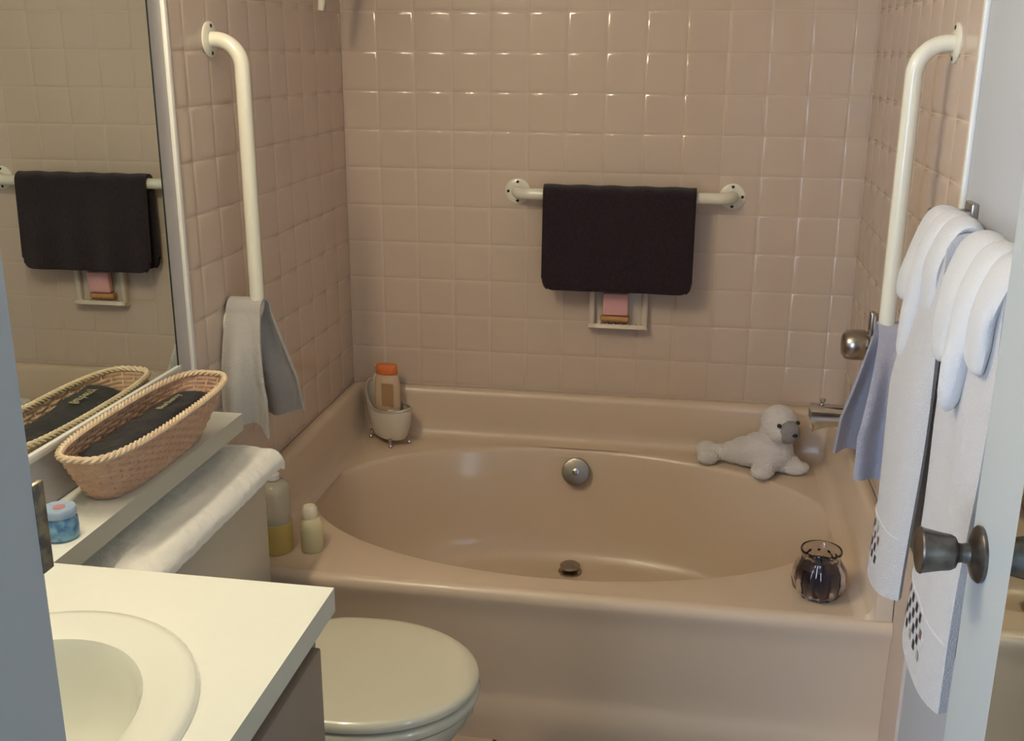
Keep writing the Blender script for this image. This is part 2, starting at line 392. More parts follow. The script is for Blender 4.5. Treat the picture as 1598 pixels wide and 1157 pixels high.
def loop(bm, pts, z):
    v = [bm.verts.new((x, y, z)) for x, y in pts]; return v, [bm.edges.new((v[i], v[(i+1) % len(v)])) for i in range(len(v))]
vo, eo = loop(bm, outer, CZ); vh, eh = loop(bm, hole, CZ)
bmesh.ops.triangle_fill(bm, edges=eo+eh, use_beauty=True)
for f in bm.faces: f.material_index = 0
vb = [bm.verts.new((x, y, CZ-CT)) for x, y in outer]; vhb = [bm.verts.new((x, y, CZ-CT)) for x, y in hole]
for top, bot in ((vo, vb), (vh, vhb)):
    for i in range(len(top)):
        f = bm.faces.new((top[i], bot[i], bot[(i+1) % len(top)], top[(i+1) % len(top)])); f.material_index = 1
eb2 = [bm.edges.get((v[i], v[(i+1) % len(v)])) for v in (vb, vhb) for i in range(len(v))]
bmesh.ops.triangle_fill(bm, edges=eb2, use_beauty=True)
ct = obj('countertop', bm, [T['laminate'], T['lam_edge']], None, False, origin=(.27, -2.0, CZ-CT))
tag(ct, 'cream laminate countertop with narrow shelf running over the toilet tank', 'countertop')
sk = thing('sink', (SX, SY, CZ), 'white oval drop-in sink set into the countertop', 'sink')
bm = B()
def ell(a, b, z): return [Vector((SX+a*math.cos(2*math.pi*i/72), SY+b*math.sin(2*math.pi*i/72), z)) for i in range(72)]
loft(bm, [ell(.211, .247, CZ+.0008), ell(.209, .245, CZ+.007), ell(.204, .240, CZ+.011), ell(.192, .228, CZ+.012), ell(.178, .214, CZ+.009), ell(.158, .194, CZ+.0075), ell(.147, .183, CZ+.003), ell(.141, .176, CZ-.012), ell(.134, .168, CZ-.05), ell(.118, .15, CZ-.095), ell(.09, .115, CZ-.125), ell(.05, .06, CZ-.138), ell(.018, .018, CZ-.142)], True, False, True)
obj('basin', bm, T['sink'], sk)
bm = B(); lathe(bm, [(.024, -.1425), (.024, -.137), (.018, -.135), (.016, -.139), (.001, -.139)], (SX, SY, CZ), 'Z', 24); obj('drain', bm, T['chrome'], sk)
# wall mirror
mr = thing('wall_mirror', (0, -1.75, .90), 'large frameless wall mirror above the shelf and sink', 'mirror')
bm = B(); box(bm, -.0075, -.0005, YF+.004, -1.112, .905, 1.92); obj('mirror_glass', bm, T['mirror'], mr, False)
bm = B(); box(bm, -.0078, .0004, -1.112, -1.1085, .905, 1.92); obj('mirror_side_edge', bm, T['mirror_edge'], mr, False)
bm = B(); box(bm, -.0078, .004, YF+.004, -1.105, .893, .9065, .0015, 2); obj('bottom_channel', bm, T['trim'], mr)
# ------------------------------------------------------------------ doorway and door
bm = B(); box(bm, JX-.004, JX+.001, YF-.001, YF+.012, 1.156, 1.224, .0012, 2)
sp = obj('strike_plate', bm, T['brass'], wf, True)
DX = 1.35
dr = thing('door', (DX+.018, -2.09, .01), 'pale blue-white door standing open against the right wall', 'door')
bm = B(); box(bm, DX, DX+.036, YF+.012, -1.787, .012, 2.03, .0015, 1); obj('door_leaf', bm, T['door'], dr, False)
bm = B(); box(bm, DX-.005, DX+.0005, YF+.03, -1.952, .22, 1.86, .0008, 1); obj('door_mirror', bm, T['mirror'], dr, False)
KC = (0, -1.83, .961)
bm = B(); lathe(bm, [(.033, DX), (.0335, DX-.004), (.030, DX-.008), (.020, DX-.0115), (.013, DX-.014), (.011, DX-.022), (.012, DX-.026)], KC, 'X', 40); rs = obj('rose', bm, T['bronze'], dr)
bm = B(); lathe(bm, [(.011, DX-.022), (.012, DX-.026), (.0185, DX-.029), (.021, DX-.034), (.0225, DX-.045), (.0265, DX-.064), (.0275, DX-.067), (.0265, DX-.069), (.022, DX-.068), (.001, DX-.066)], KC, 'X', 40); kb = obj('knob', bm, T['bronze'], dr)
for zz in (.25, 1.85):
    bm = B(); tube(bm, [(DX-.004, YF+.012, zz-.045), (DX-.004, YF+.012, zz+.045)], .006, 10); obj('hinge', bm, T['brass'], dr)
# ------------------------------------------------------------------ grab bars
def flange(name, c, axis, sgn, m, parent, screws=True):
    prof_ = [(.036, 0), (.036, .003), (.033, .005), (.020, .006)]
    nrm = {'X': Vector((sgn, 0, 0)), 'Y': Vector((0, sgn, 0))}[axis]
    f = disc_obj(name, prof_, Vector(c), nrm, m, parent, 36)
    if screws:
        for a in (90, 180, 270) if screws == 'L' else (90, 0, 270):
            o = Vector((math.cos(math.radians(a))*.027, 0, math.sin(math.radians(a))*.027)) if axis == 'Y' else Vector((0, math.cos(math.radians(a))*.027, math.sin(math.radians(a))*.027))
            disc_obj('screw', [(.0042, .003), (.0042, .0062), (.003, .0068), (.0005, .0064)], Vector(c)+o, nrm, T['black'], f, 10)
    return f
def vbar(name, wx, sgn, y, zt, zb, label, so=.068):
    g = thing(name, (wx, y, zb), label, 'grab bar')
    x = wx+sgn*so; r = .055
    a0 = 0
    pts = [Vector((wx+sgn*.002, y, zt))]
    for i in range(13):
        a = math.pi/2*i/12; pts.append(Vector((x-sgn*r+sgn*r*math.sin(a), y, zt-r+r*math.cos(a))))
    for i in range(1, 8): pts.append(Vector((x, y, zt-r-(zt-zb-2*r)*i/8)))
    for i in range(13):
        a = math.pi/2*i/12; pts.append(Vector((x-sgn*r+sgn*r*math.cos(a), y, zb+r-r*math.sin(a))))
    pts.append(Vector((wx+sgn*.002, y, zb)))
    bm = B(); tube(bm, pts, .0158, 20); obj('bar', bm, T['enamel'], g)
    flange('flange', (wx, y, zt), 'X', sgn, T['enamel'], g); flange('flange', (wx, y, zb), 'X', sgn, T['enamel'], g)
vbar('grab_bar', 0, 1, -.858, 1.535, .930, 'cream vertical grab bar on the wall next to the mirror')
vbar('grab_bar', W, -1, -.912, 1.533, .955, 'cream vertical grab bar on the wall beside the white towels')
g = thing('grab_bar', (.808, 0, 1.132), 'cream horizontal grab bar on the back wall holding the dark mat', 'grab bar')
XA, XB, BY, BZ = .508, 1.110, -.058, 1.132
pts = [Vector((XA, -.002, BZ))]
for i in range(11):
    a = math.pi/2*i/10; pts.append(Vector((XA+.045-.045*math.cos(a), BY+.045-.045*math.sin(a), BZ)))
for i in range(11):
    a = math.pi/2*i/10; pts.append(Vector((XB-.045+.045*math.sin(a), BY+.045-.045*math.cos(a), BZ)))
pts.append(Vector((XB, -.002, BZ)))
bm = B(); tube(bm, pts, .0158, 20); obj('bar', bm, T['enamel'], g)
flange('flange', (XA, 0, BZ), 'Y', -1, T['enamel'], g, 'L'); flange('flange', (XB, 0, BZ), 'Y', -1, T['enamel'], g, 'R')
# ------------------------------------------------------------------ dark mat folded over the back bar
bm = B()
MX0, MX1, MT = .592, 1.012, .012
rr = .0158+.001+MT/2
def matfn(u, v):
    L = .262; La = math.pi*rr; tot = 2*L+La; s = v*tot
    x = MX0+(MX1-MX0)*u
    edge = min(u, 1-u)*(MX1-MX0); rc = .035       # rounded lower corners
    lift = 0 if edge > rc else rc-math.sqrt(max(0, rc*rc-(rc-edge)**2))
    bag = .003*math.sin(u*9)+.002*math.sin(u*23+1)
    if s < L:                      # back half, next to the wall
        d = L-s; d = min(d, L-lift) if d > L*.5 else d
        return (x, BY+rr+.004*d/L, BZ-d)
    if s < L+La:
        a = (s-L)/rr; return (x, BY+rr*math.cos(a), BZ+rr*math.sin(a)+.001*math.sin(u*31))
    d = s-L-La
    d = min(d, L-lift) if d > L*.5 else d
    return (x, BY-rr-(.010*d/L+bag*d/L), BZ-.002-d)
sheet(bm, matfn, 90, 110, MT)
m_ = obj('bath_mat', bm, T['mat'], None, True, origin=(.802, BY, .87)); tag(m_, 'dark brown-black bath mat folded over the bar on the back wall', 'bath mat')
# ------------------------------------------------------------------ soap dish on the back wall
sd = thing('soap_dish', (.808, 0, .745), 'almond ceramic soap dish on the back wall below the dark mat', 'soap dish')
bm = B(); box(bm, .722, .892, -.006, .002, .742, .905, .004, 2); obj('back_plate', bm, T['dish'], sd)
bm = B()
for xa in (.722, .874): box(bm, xa, xa+.018, -.026, 0, .752, .905, .006, 3)
box(bm, .722, .892, -.026, 0, .888, .905, .006, 3); obj('raised_frame', bm, T['dish'], sd)
bm = B()
def tray(u, v):
    x = .722+.17*u; e = (abs(u-.5)*2)**6
    return (x, -.048*v*(1-.25*e), .748+.010*v**3*(1-e*.3))
sheet(bm, tray, 30, 14, .012); obj('tray', bm, T['dish'], sd)
for k in range(6):
    bm = B(); tube(bm, [(.757+.02*k, -.012, .756), (.757+.02*k, -.047, .761)], .0045, 8); obj('ridge', bm, T['dish'], sd)
bm = B()
for k in range(4): lathe(bm, [(.010, -.0095), (.0115, -.006), (.0115, .006), (.010, .0095)], (.768+.0195*k, -.026, .7755), 'X', 14)
box(bm, .757, .838, -.040, -.012, .771, .785, .004, 2)
o = obj('soap_saver', bm, T['wood'], None, True, origin=(.797, -.026, .766)); tag(o, 'orange-brown ribbed soap rest under the pink soap bar', 'soap rest')
bm = B(); box(bm, -.036, .036, -.011, .011, -.032, .034, .004, 3)
bmesh.ops.transform(bm, matrix=Matrix.Translation((.800, -.033, .821)) @ Matrix.Rotation(.10, 4, 'X'), verts=bm.verts)
o = obj('soap_bar', bm, T['pink'], None, True, origin=(.800, -.033, .787)); tag(o, 'pink rectangular soap bar standing upright in the soap dish', 'soap')
# ------------------------------------------------------------------ shower on the left wall (only its lower tip is in frame)
sh = thing('hand_shower', (0, -.30, 1.74), 'white hand shower on the left wall at the top of the picture', 'shower head')
bm = B(); lathe(bm, [(.030, 0), (.030, .006), (.014, .012), (.013, .055)], (0, -.30, 1.76), 'X', 24); obj('wall_bracket', bm, T['enamel'], sh)
bm = B(); tube(bm, [(.045, -.292, 1.612), (.052, -.294, 1.655), (.062, -.30, 1.71), (.078, -.31, 1.78), (.095, -.31, 1.83)], [.008, .011, .0135, .015, .014], 14); hd = obj('handle', bm, T['enamel'], sh)
bm = B(); lathe(bm, [(.014, -.02), (.03, 0), (.045, .022), (.046, .034), (.001, .036)], (0, 0, 0), 'Z', 28)
q = Vector((0, 0, 1)).rotation_difference(Vector((.75, .1, -.62)).normalized()).to_matrix().to_4x4()
bmesh.ops.transform(bm, matrix=Matrix.Translation((.105, -.31, 1.835)) @ q, verts=bm.verts); obj('spray_head', bm, T['enamel'], sh)
# ------------------------------------------------------------------ tub faucet on the right wall
VY = -.485
fv = thing('shower_valve', (W, VY, .79), 'chrome shower valve with round knob on the right wall', 'faucet')
bm = B(); lathe(bm, [(.068, 0), (.068, -.004), (.062, -.010), (.026, -.014), (.019, -.016), (.017, -.03)], (W, VY, .865), 'X', 40); obj('escutcheon', bm, T['dull_chrome'], fv)
bm = B(); lathe(bm, [(.016, -.020), (.028, -.026), (.036, -.036), (.037, -.060), (.034, -.078), (.024, -.086), (.001, -.089)], (W, VY, .852), 'X', 20); obj('knob', bm, T['dull_chrome'], fv)
bm = B(); box(bm, W-.030, W-.014, VY-.012, VY+.012, .86, .935, .006, 3); obj('lever', bm, T['dull_chrome'], fv)
so = thing('tub_spout', (W, VY, .63), 'chrome tub spout on the right wall above the seal', 'spout')
bm = B(); rings = []
for t in range(19):
    s = t/18; x = W-.028-.117*s; r = .026+.004*s; z = .672; dn = 1.0+.55*max(0, (s-.55)/.45)**1.3
    rings.append([Vector((x+(.010*(math.sin(2*math.pi*k/24) < -.3) if s == 1 else 0), VY+r*math.cos(2*math.pi*k/24), z+r*math.sin(2*math.pi*k/24)*(1.0 if math.sin(2*math.pi*k/24) > 0 else dn))) for k in range(24)])
loft(bm, rings); obj('spout_body', bm, T['chrome'], so)
bm = B(); lathe(bm, [(.036, 0), (.036, -.024), (.030, -.030), (.024, -.032)], (W, VY, .672), 'X', 28); obj('wall_flange', bm, T['dull_chrome'], so)
bm = B(); lathe(bm, [(.004, .020), (.004, .030), (.007, .033), (.007, .039), (.001, .041)], (W-.118, VY, .674), 'Z', 14); obj('diverter_pull', bm, T['chrome'], so)
# ------------------------------------------------------------------ towel bar and towels on the right wall
tb = thing('towel_bar', (W, -1.45, 1.24), 'chrome towel bar on the right wall carrying the white towels', 'towel bar')
TBX, TBZ = 1.402, 1.238
bm = B(); tube(bm, [(TBX, -1.150, TBZ), (TBX, -1.735, TBZ)], .0085, 14); obj('rail', bm, T['dull_chrome'], tb)
for yy in (-1.155, -1.73):
    bm = B(); box(bm, W-.004, W+TT, yy-.024, yy+.024, TBZ-.024, TBZ+.042, .003, 2); box(bm, TBX-.013, W+.002, yy-.012, yy+.012, TBZ-.013, TBZ+.030, .004, 2); obj('bracket', bm, T['dull_chrome'], tb)
def bath_towel(y0, y1, zb, lab, ph, bul=.030, lean=.0):
    th = .014; R_ = .0085+.003+th/2
    L = TBZ-zb; Lb = L-.02; tot = L+Lb+math.pi*R_
    def fn(u, v):
        s = v*tot; y = y0+(y1-y0)*u; hump = math.sin(math.pi*min(1, max(0, u)))**.55
        if s < Lb:
            d = Lb-s; k = d/Lb
            return (min(TBX+R_+.004*k, W-.012), y, TBZ-d)
        if s < Lb+math.pi*R_:
            a = (s-Lb)/R_; return (TBX+R_*math.cos(a), y, TBZ+R_*math.sin(a))
        d = s-Lb-math.pi*R_; k = d/L; kk = min(1, k*2.4)
        wob = .003*math.sin(u*11+ph)*kk*(1.2-k)+.0025*math.sin(k*7+ph+u*3)
        x = TBX-R_-(bul*hump*kk+.012*k)+lean*u*k+wob
        zz = TBZ-d+(.012*(abs(2*u-1)**3))*max(0, k-.85)/.15
        return (x, y+.012*(u-.5)*k, zz)
    t = thing('bath_towel', (TBX, (y0+y1)/2, zb), lab, 'towel', 'bath towels on the towel bar')
    bm = B(); sheet(bm, fn, 44, 120, th); obj('towel_cloth', bm, T['white_terry'], t)
    # rows of small woven coloured squares near the hem
    bm = B(); rng = random.Random(int(ph*10))
    for col in range(9):
        for row in range(4):
            if (col+row) % 2: continue
            u = .07+.068*col; v = 1-(.046+.0175*row)/tot
            du, dv = .027, .0068/tot
            q = [Vector(fn(u+a*du, v+b*dv)) for a, b in ((-1, -1), (1, -1), (1, 1), (-1, 1))]
            n = (q[1]-q[0]).cross(q[3]-q[0]).normalized()
            if n.x > 0: n = -n
            f = bm.faces.new([bm.verts.new(p+n*(th/2+.0012)) for p in q]); f.material_index = rng.choice((0, 0, 1, 1, 2))
    o = obj('woven_squares', bm, [T['sq_dark'], T['sq_brown'], T['sq_olive']], t, False); o['kind'] = 'stuff'
    # raised hem line
    bm = B(); tube(bm, [Vector(fn(i/30, 1-.115/tot))+Vector((-th/2-.0005, 0, 0)) for i in range(31)], .0016, 6); obj('hem_seam', bm, T['white_hand'], t)
bath_towel(-1.190, -1.385, .648, 'white bath towel farther from the door, hanging beside the grab bar', 1.3)
bath_towel(-1.452, -1.690, .640, 'white bath towel nearest the door, with coloured squares hanging lower', 3.1, .010)
def petal(bm, pts, ws, ts, seed, n=22, steps=40):
    # one soft hanging fold: an elliptical section swept along a path over the rail
    P = [Vector(p) for p in pts]; m = len(P)-1
    def cr(t):
        f = t*m; i = min(int(f), m-1); u = f-i
        a, b, c, d = P[max(i-1, 0)], P[i], P[i+1], P[min(i+2, m)]
        return .5*((2*b)+(c-a)*u+(2*a-5*b+4*c-d)*u*u+(3*b-a-3*c+d)*u*u*u)
    def lin(t, v): f = t*(len(v)-1); i = min(int(f), len(v)-2); return v[i]+(v[i+1]-v[i])*(f-i)
    rings = []
    for k in range(steps+1):
        t = k/steps; c = cr(t); tg = (cr(min(1, t+.01))-cr(max(0, t-.01))).normalized()
        wy = (Vector((0, 1, 0))-tg*tg.y).normalized(); nn = tg.cross(wy)
        e = min(1., (1-t)/.06)**.5 if t > .94 else 1.
        w_, h_ = lin(t, ws)*max(e, .12), lin(t, ts)*max(e, .12)
        ring = []
        for j in range(n):
            a = 2*math.pi*j/n; q = 1+.10*noise.noise(Vector((math.cos(a)*1.4+seed, math.sin(a)*1.4, t*5)))
            crease = 1-.22*math.exp(-((math.cos(a)-.25)/.22)**2)*min(1, t*2)*(math.sin(a) > 0 or 0)
            ring.append(c+wy*(w_*math.cos(a)*q)+nn*(h_*math.sin(a)*q*crease))
        rings.append(ring)
    loft(bm, rings)
def hand_towel(lab, folds, yc):
    bm = B()
    for k, (y, yt, zt, xt, w0, w1, tk) in enumerate(folds):
        Zb = TBZ+.019; F = lambda x, yy, z: (x, yy, z)
        pts = [F(TBX+.028, y, 1.17), F(TBX+.027, y, TBZ-.006), F(TBX+.012, y, Zb+.010), F(TBX-.014, y, Zb+.006), F(TBX-.034, y+(yt-y)*.2, TBZ-.028), F(xt+(TBX-.034-xt)*.3, y+(yt-y)*.6, (TBZ-.028)*.45+zt*.55), F(xt, yt, zt)]
        petal(bm, pts, [w0, w0, w0, w0, w0*.95, w0*.5+w1*.5, w1], [.010, .010, .012, tk*.8, tk, tk, tk*.7], k*3.1+y*7)
    o = obj('hand_towel', bm, T['white_hand'], None, True, origin=(TBX, yc, TBZ)); tag(o, lab, 'towel', 'hand towels on the towel bar')
hand_towel('white hand towel with drooping folds over the bath towel by the grab bar',
           [(-1.228, -1.218, 1.126, 1.350, .050, .024, .014), (-1.290, -1.268, 1.032, 1.352, .032, .009, .017), (-1.342, -1.330, 1.135, 1.368, .038, .030, .012)], -1.28)
hand_towel('white hand towel with drooping folds over the bath towel by the door',
           [(-1.492, -1.484, 1.096, 1.358, .056, .026, .015), (-1.578, -1.576, 1.050, 1.354, .038, .012, .018), (-1.648, -1.634, 1.125, 1.366, .044, .034, .013)], -1.56)
# ------------------------------------------------------------------ wash cloths on the lower stubs of the side grab bars
def washcloth(wx, sgn, y, zs, m, lab, dn, df, spread_n, spread_f, name='washcloth', xo=(.016, .095), th=.006, ph=0.):
    R_ = .0158+.009+th/2
    def fn(u, v):
        Ln = dn(u); Lf = df(u); tot = Ln+Lf+math.pi*R_; s = v*tot
        def X(k):       # gathered on the bar, fanning out towards the hem
            g0 = xo[0]+(xo[1]-xo[0])*(.02+.82*u); g1 = xo[0]+(xo[1]-xo[0])*(-.02+1.22*u); q = min(1, k*1.5)
            return wx+sgn*(g0+(g1-g0)*q)
        if s < Lf:
            d = Lf-s; k = d/Lf; fl = min(1, d/.14)
            return (X(k), y+R_+spread_f*k**1.15+.017*math.sin(u*9.5+ph)*fl, zs-d)
        if s < Lf+math.pi*R_:
            a = (s-Lf)/R_; return (X(0), y+R_*math.cos(a), zs+R_*math.sin(a))
        d = s-Lf-math.pi*R_; k = d/Ln; fl = min(1, d/.14)
        return (X(k), y-R_-spread_n*(1-(1-min(1, k*1.3))**2)+.017*math.sin(u*9.5+ph+1.2)*fl, zs-d)
    bm = B(); sheet(bm, fn, 60, 110, th)
    t = thing(name, (wx+sgn*.06, y, zs-.28), lab, 'washcloth'); obj('cloth', bm, m, t)
    for v in (.20, .225, .80, .775):          # flat woven bands above the hems
        bm = B(); tube(bm, [fn(i/40, v) for i in range(41)], th*.62, 6); obj('woven_band', bm, m, t)
    return t
washcloth(0, 1, -.858, .962, T['grey_terry'], 'grey washcloth draped over the lower end of the grab bar by the mirror', lambda u: .262-.03*math.sin(3*u), lambda u: .285-.02*u, .062, .085, xo=(.004, .100))
washcloth(W, -1, -.912, .982, T['blue_terry'], 'lavender blue washcloth draped over the grab bar beside the white towels', lambda u: .275-.02*u, lambda u: .29+.02*u, .075, .15, ph=.8, xo=(.004, .100))
# ------------------------------------------------------------------ wicker basket on the shelf
bk = thing('wicker_basket', (.06, -1.39, CZ), 'long oval wicker basket standing on the shelf below the mirror', 'basket')
def stad(t, hl, hw):      # stadium-like outline, t in 0..1 ; long axis Y
    a = 2*math.pi*t; c, s = math.cos(a), math.sin(a); e = 2/3.4
    return math.copysign(abs(c)**e, c)*hw, math.copysign(abs(s)**(2/2.6), s)*hl
def bpt(t, h, off=0.):    # h 0 base .. 1 rim
    k = h**.85; hl = .165+.072*k; hw = .041+.024*k
    x, y = stad(t, hl+off, hw+off)
    return Vector((.0585+.0205*k+x, -1.365-.014*k+y, CZ+.004+.098*h))
# even spacing by arc length
tab = [bpt(i/2000, .6) for i in range(2001)]; cum = [0]
for a, b in zip(tab[:-1], tab[1:]): cum.append(cum[-1]+(b-a).length)
def tt(s):
    s = (s % 1)*cum[-1]; lo, hi = 0, 2000
    while hi-lo > 1:
        mid = (lo+hi)//2
        if cum[mid] <= s: lo = mid
        else: hi = mid
    return (lo+(s-cum[lo])/(cum[hi]-cum[lo]))/2000
NS = 46
bm = B()
for r in range(13):
    h = .03+.90*r/12; n = NS*4; pts = []
    for i in range(n):
        s = i/n; pts.append(bpt(tt(s), h, .0019*math.sin(2*math.pi*s*NS/2+math.pi*(r % 2))))
    # closed tube
    rings = []
    for i in range(n):
        tg = (pts[(i+1) % n]-pts[i-1]).normalized(); nn = Vector((tg.y, -tg.x, 0)).normalized(); zz = Vector((0, 0, 1))
        rings.append([pts[i]+nn*.0019*math.cos(k*math.pi/3)+zz*.0036*math.sin(k*math.pi/3) for k in range(6)])
    rings.append(rings[0]); loft(bm, rings, True, False, False)
bmesh.ops.remove_doubles(bm, verts=bm.verts, dist=1e-6)
o = obj('woven_strands', bm, T['wicker'], bk); o['kind'] = 'stuff'
bm = B()
for k in range(NS):
    t = tt((k+.5)/NS); tube(bm, [bpt(t, h/6, 0) for h in range(7)], .0021, 6)
o = obj('upright_stakes', bm, T['wicker'], bk); o['kind'] = 'stuff'
bm = B()
for ph in (0, 2.09, 4.19):
    n = 240; rings = []
    for i in range(n):
        s = i/n; a = 2*math.pi*s*30+ph; p = bpt(tt(s), 1., .0032*math.cos(a))+Vector((0, 0, .002+.0032*math.sin(a)))
        q = bpt(tt(s+1/n), 1., .0032*math.cos(a+.78)); tg = (bpt(tt(s+.004), 1.)-bpt(tt(s-.004), 1.)).normalized(); nn = Vector((tg.y, -tg.x, 0)).normalized()
        rings.append([p+nn*.0036*math.cos(k*math.pi/3)+Vector((0, 0, 1))*.0036*math.sin(k*math.pi/3) for k in range(6)])
    rings.append(rings[0]); loft(bm, rings, True, False, False)
bmesh.ops.remove_doubles(bm, verts=bm.verts, dist=1e-6)
obj('braided_rim', bm, T['wicker_rim'], bk)
bm = B(); loft(bm, [[bpt(tt(i/60), 0)-Vector((0, 0, .0035)) for i in range(60)], [bpt(tt(i/60), .06) for i in range(60)]]); obj('base', bm, T['wicker'], bk)
# black satin pouch inside
bm = B()
PA, PB = Vector((.066, -1.552, CZ+.068)), Vector((.084, -1.222, CZ+.082))
def pouch_pt(u, v):          # u along, v around
    c = PA.lerp(PB, u); e = min(1, (min(u, 1-u)/.07))**.5
    a = 2*math.pi*v; cs, sn = math.cos(a), math.sin(a)
    hw = .042*(.72+.28*e); hh = .020*(.25+.75*e)
    x = math.copysign(abs(cs)**.6, cs)*hw; z = math.copysign(abs(sn)**.8, sn)*hh
    k = noise.noise(Vector((x*30+3, u*7, z*20)))*.006+noise.noise(Vector((x*70, u*17, 1)))*.002
    return c+Vector((x, k*.4, z+k+.18*x))
rings = [[pouch_pt(i/40, j/32) for j in range(32)] for i in range(41)]
loft(bm, rings)
po = obj('pouch', bm, T['pouch'], None, True, origin=(.072, -1.40, CZ+.035)); tag(po, 'black satin pouch with gold script lettering lying in the wicker basket', 'pouch')
def text_mesh(name, s, size, mtx, m, parent, ext=.0003, shear=.3):
    cu = bpy.data.curves.new(name, 'FONT'); cu.body = s; cu.size = size; cu.extrude = ext; cu.align_x = 'CENTER'; cu.align_y = 'CENTER'; cu.shear = shear; cu.resolution_u = 2
    tmp = bpy.data.objects.new(name, cu); COL.objects.link(tmp); bpy.context.view_layer.update()
    me = bpy.data.meshes.new_from_object(tmp.evaluated_get(bpy.context.evaluated_depsgraph_get()))
    bpy.data.objects.remove(tmp)
    me.transform(mtx); me.transform(Matrix.Translation(-wloc(parent))); me.materials.clear(); me.materials.append(m)
    o = bpy.data.objects.new(name, me); link(o, parent); return o
tu = Vector((.0, .999, .02)).normalized(); tv = Vector((-.98, 0, -.16)); tv = (tv-tu*tv.dot(tu)).normalized(); tn = tu.cross(tv)
mt = Matrix(((tu.x, tv.x, tn.x, .083), (tu.y, tv.y, tn.y, -1.318), (tu.z, tv.z, tn.z, CZ+.1025), (0, 0, 0, 1)))
text_mesh('gold_lettering', 'Burberry', .022, mt, T['gold'], po)
# ------------------------------------------------------------------ blue jar on the shelf
bj = thing('candle_jar', (.078, -1.672, CZ), 'small round blue printed candle tin on the shelf by the sink', 'candle')
bm = B(); lathe(bm, [(.022, 0), (.0255, .004), (.0262, .018), (.0255, .032), (.022, .038)], (.078, -1.672, CZ+.0005), 'Z', 32); obj('tin_body', bm, T['blue_tin'], bj)
bm = B(); lathe(bm, [(.0245, .038), (.0252, .040), (.0252, .049), (.0235, .051), (.020, .0505), (.001, .050)], (.078, -1.672, CZ), 'Z', 32); ld = obj('lid', bm, T['blue_lid'], bj)
bm = B(); lathe(bm, [(.009, .0502), (.009, .0512), (.001, .0516)], (.079, -1.672, CZ), 'Z', 18); obj('lid_picture', bm, T['lid_pic'], ld)
# ------------------------------------------------------------------ bottles on the tub deck, left
pb = thing('soap_bottle', (.077, -.86, DZ), 'tall translucent pump bottle half full of yellow soap on the tub corner', 'bottle')
bm = B(); lathe(bm, [(.036, 0), (.0385, .003), (.0385, .150), (.036, .165), (.028, .173), (.014, .176), (.0135, .184)], (.077, -.86, DZ), 'Z', 36); obj('bottle_wall', bm, T['clear'], pb)
bm = B(); lathe(bm, [(.0392, .002), (.0395, .004), (.0393, .074), (.0385, .0745)], (.077, -.86, DZ), 'Z', 36, cap0=False, cap1=False); obj('liquid', bm, T['soap_liq'], pb)
bm = B(); lathe(bm, [(.016, .180), (.016, .192), (.005, .194), (.005, .212), (.010, .214), (.010, .222), (.002, .224)], (.077, -.86, DZ), 'Z', 20)
tube(bm, [(.077, -.86, DZ+.218), (.064, -.862, DZ+.219), (.047, -.865, DZ+.214)], .0045, 8); obj('pump', bm, T['white_plastic'], pb)
lb = thing('lotion_bottle', (.160, -.845, DZ), 'short pale yellow lotion bottle on the tub corner beside the pump bottle', 'bottle')
bm = B(); lathe(bm, [(.024, 0), (.0265, .003), (.027, .05), (.026, .065), (.021, .078), (.0165, .083)], (.160, -.845, DZ), 'Z', 32); obj('bottle_body', bm, T['lotion'], lb)
bm = B(); lathe(bm, [(.018, .083), (.0185, .086), (.0175, .107), (.013, .112), (.001, .113)], (.157, -.845, DZ), 'Z', 28); obj('cap', bm, T['lotion_cap'], lb)
# ------------------------------------------------------------------ claw-foot tub caddy with its contents
CC = Vector((.140, -.108, DZ)); ax = Vector((.74, -.67, 0)).normalized(); ay = Vector((-ax.y, ax.x, 0))
cd = thing('tub_caddy', CC, 'miniature cream claw-foot bathtub caddy with silver rim in the tub corner', 'caddy')
def cpt(t, h, ins=0.):
    a = 2*math.pi*t; c, s = math.cos(a), math.sin(a)
    k = .72+.28*min(1, h*1.4)**.6
    l = (.090*k-ins); wd = (.052*k-ins)
    top = .088+.062*max(0, -c)**1.6+.010*max(0, c)**2
    return CC+ax*(l*c-.012*max(0, -c)*h)+ay*(wd*s)+Vector((0, 0, .022+(top-.0)*h))
bm = B(); n = 48
loft(bm, [[cpt(i/n, h) for i in range(n)] for h in (0, .04, .15, .35, .6, .85, 1)]+[[cpt(i/n, h, .004) for i in range(n)] for h in (1, .8, .5, .2, .08)])
obj('vessel', bm, T['caddy'], cd)
bm = B(); n = 72; rings = []
for i in range(n+1):
    p = cpt(i/n, 1, .002); tg = (cpt(i/n+.005, 1)-cpt(i/n-.005, 1)).normalized(); nn = Vector((0, 0, 1)).cross(tg).normalized(); bb = tg.cross(nn)
    rings.append([p+nn*.0042*math.cos(k*math.pi/4)+bb*.0042*math.sin(k*math.pi/4) for k in range(8)])
loft(bm, rings, True, False, False); obj('rolled_rim', bm, T['silver'], cd)
for a, b in ((-1, -1), (-1, 1), (1, -1), (1, 1)):
    p = CC+ax*.050*a+ay*.031*b; q = CC+ax*.055*a+ay*.033*b
    bm = B(); tube(bm, [p+Vector((0, 0, .030)), p.lerp(q, .6)+Vector((0, 0, .018)), q+Vector((0, 0, .008))], [.006, .004, .004], 10)
    bmesh.ops.create_icosphere(bm, subdivisions=2, radius=.0068, matrix=Matrix.Translation(q+Vector((0, 0, .0068)))); obj('claw_foot', bm, T['chrome'], cd)
